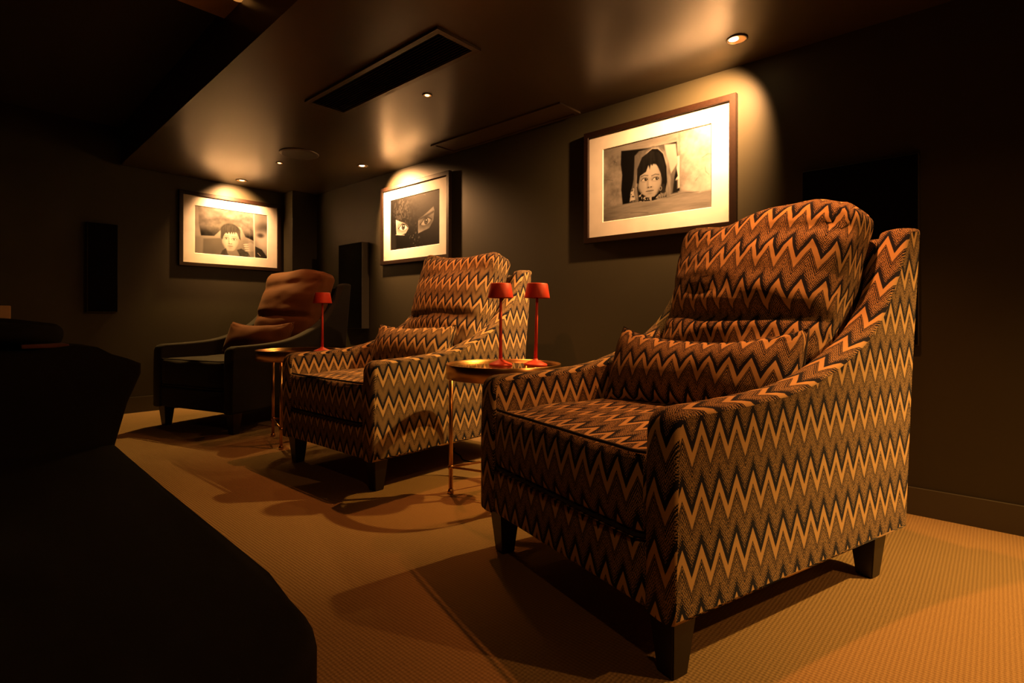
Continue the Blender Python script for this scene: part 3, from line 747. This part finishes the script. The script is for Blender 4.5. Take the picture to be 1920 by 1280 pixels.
# ------------------------------------------------------------------ dark sofa in the foreground
t = empty('sofa', (-.35, 1.6, 0))
def soft(name, a, b, bev, parent, mat='darksofa', amp=.012, seed=1., cuts=10):
    bm = bmesh.new(); box(bm, a, b, bev, 4); bmesh.ops.subdivide_edges(bm, edges=[e for e in bm.edges if e.calc_length() > .12], cuts=cuts, use_grid_fill=True)
    for v in bm.verts: v.co += Vector((0, 0, 1))*amp*nz3(v.co, 4, seed) + Vector((1, 0, 0))*amp*.6*nz3(v.co, 5, seed+2)
    return frombm(name, bm, mat, parent, True)
soft('base', (-1.20, -.93, .10), (.62, .72, .24), .03, t, amp=.0)
def prism_y(name, outline, axis, lo, hi, bev, parent, seed):
    bm = bmesh.new()
    mk = (lambda p, h: (p[0], p[1], h)) if axis == 'z' else (lambda p, h: (p[0], h, p[1]))
    f = bm.faces.new([bm.verts.new(mk(p, lo)) for p in outline]); r = bmesh.ops.extrude_face_region(bm, geom=[f])
    top = [v for v in r['geom'] if isinstance(v, bmesh.types.BMVert)]
    for v in top: v.co[2 if axis == 'z' else 1] = hi
    es = [e for e in bm.edges if len(e.link_faces) == 2 and e.calc_face_angle(0) > .8]
    bmesh.ops.bevel(bm, geom=es, offset=bev, segments=4, affect='EDGES', profile=.5)
    return frombm(name, bm, 'darksofa', parent, True)
prism_y('seat_cushion', [(.812, .66), (.752, -.68), (.748, -.77), (.742, -.83), (.734, -.868), (.722, -.90), (.705, -.928), (.683, -.95), (.655, -.966), (.62, -.978), (-1.2, -1.0), (-1.2, .66)], 'z', .235, .365, .022, t, 2)
prism_y('arm', [(-1.2, .10), (.76, .10), (.81, .36), (.845, .50), (.885, .60), (.885, .635), (.845, .655), (.80, .672), (.76, .698), (.70, .706), (.60, .692), (-1.2, .690)], 'y', .655, 1.0, .02, t, 3)
soft('backrest', (-1.45, -.99, .10), (-1.15, .92, .72), .06, t, amp=.01, seed=4)
for x, y in ((.62, -.9), (.62, .80), (-1.3, -.9), (-1.3, .80)):
    bm = bmesh.new(); box(bm, (x-.025, y-.025, 0), (x+.025, y+.025, .105), .003); frombm('leg', bm, 'legwood', t)
tag(t, 'black low sofa in deep shadow in the left foreground', 'sofa')
def lump(name, c, h, rot, mat, label, cat, seed):
    def d(p, a, b, cc): return p + Vector((nz3(p, 6, seed), nz3(p, 6, seed+1), nz3(p, 6, seed+2)))*.02
    o = frombm(name, cushion(h[0], h[1], h[2], min(h)*.9, .35, d, (16, 8, 14)), mat, None, True); o.location = c; o.rotation_euler = rot; tag(o, label, cat); return o
lump('cushion', (.16, 2.46, .742), (.17, .14, .045), (0, 0, .1), 'darksofa', 'dark cushion lying flat on the arm of the foreground sofa', 'cushion', 2.)
lump('headrest_roll', (.215, 2.80, .748), (.075, .10, .042), (0, 0, .2), 'black', 'small rounded black bolster at the left edge above the sofa', 'bolster', 3.)
bm = bmesh.new(); box(bm, (.10, 2.72, .792), (.232, 2.82, .842), .004); o = frombm('small_box', bm, 'beige', None); tag(o, 'small beige box at the left edge on the black bolster', 'box')
bm = bmesh.new(); box(bm, (.22, 2.30, .698), (.34, 2.46, .711), .005); o = frombm('folded_cloth', bm, 'redcloth', None); tag(o, 'dull red folded cloth lying below the black bolster', 'cloth')
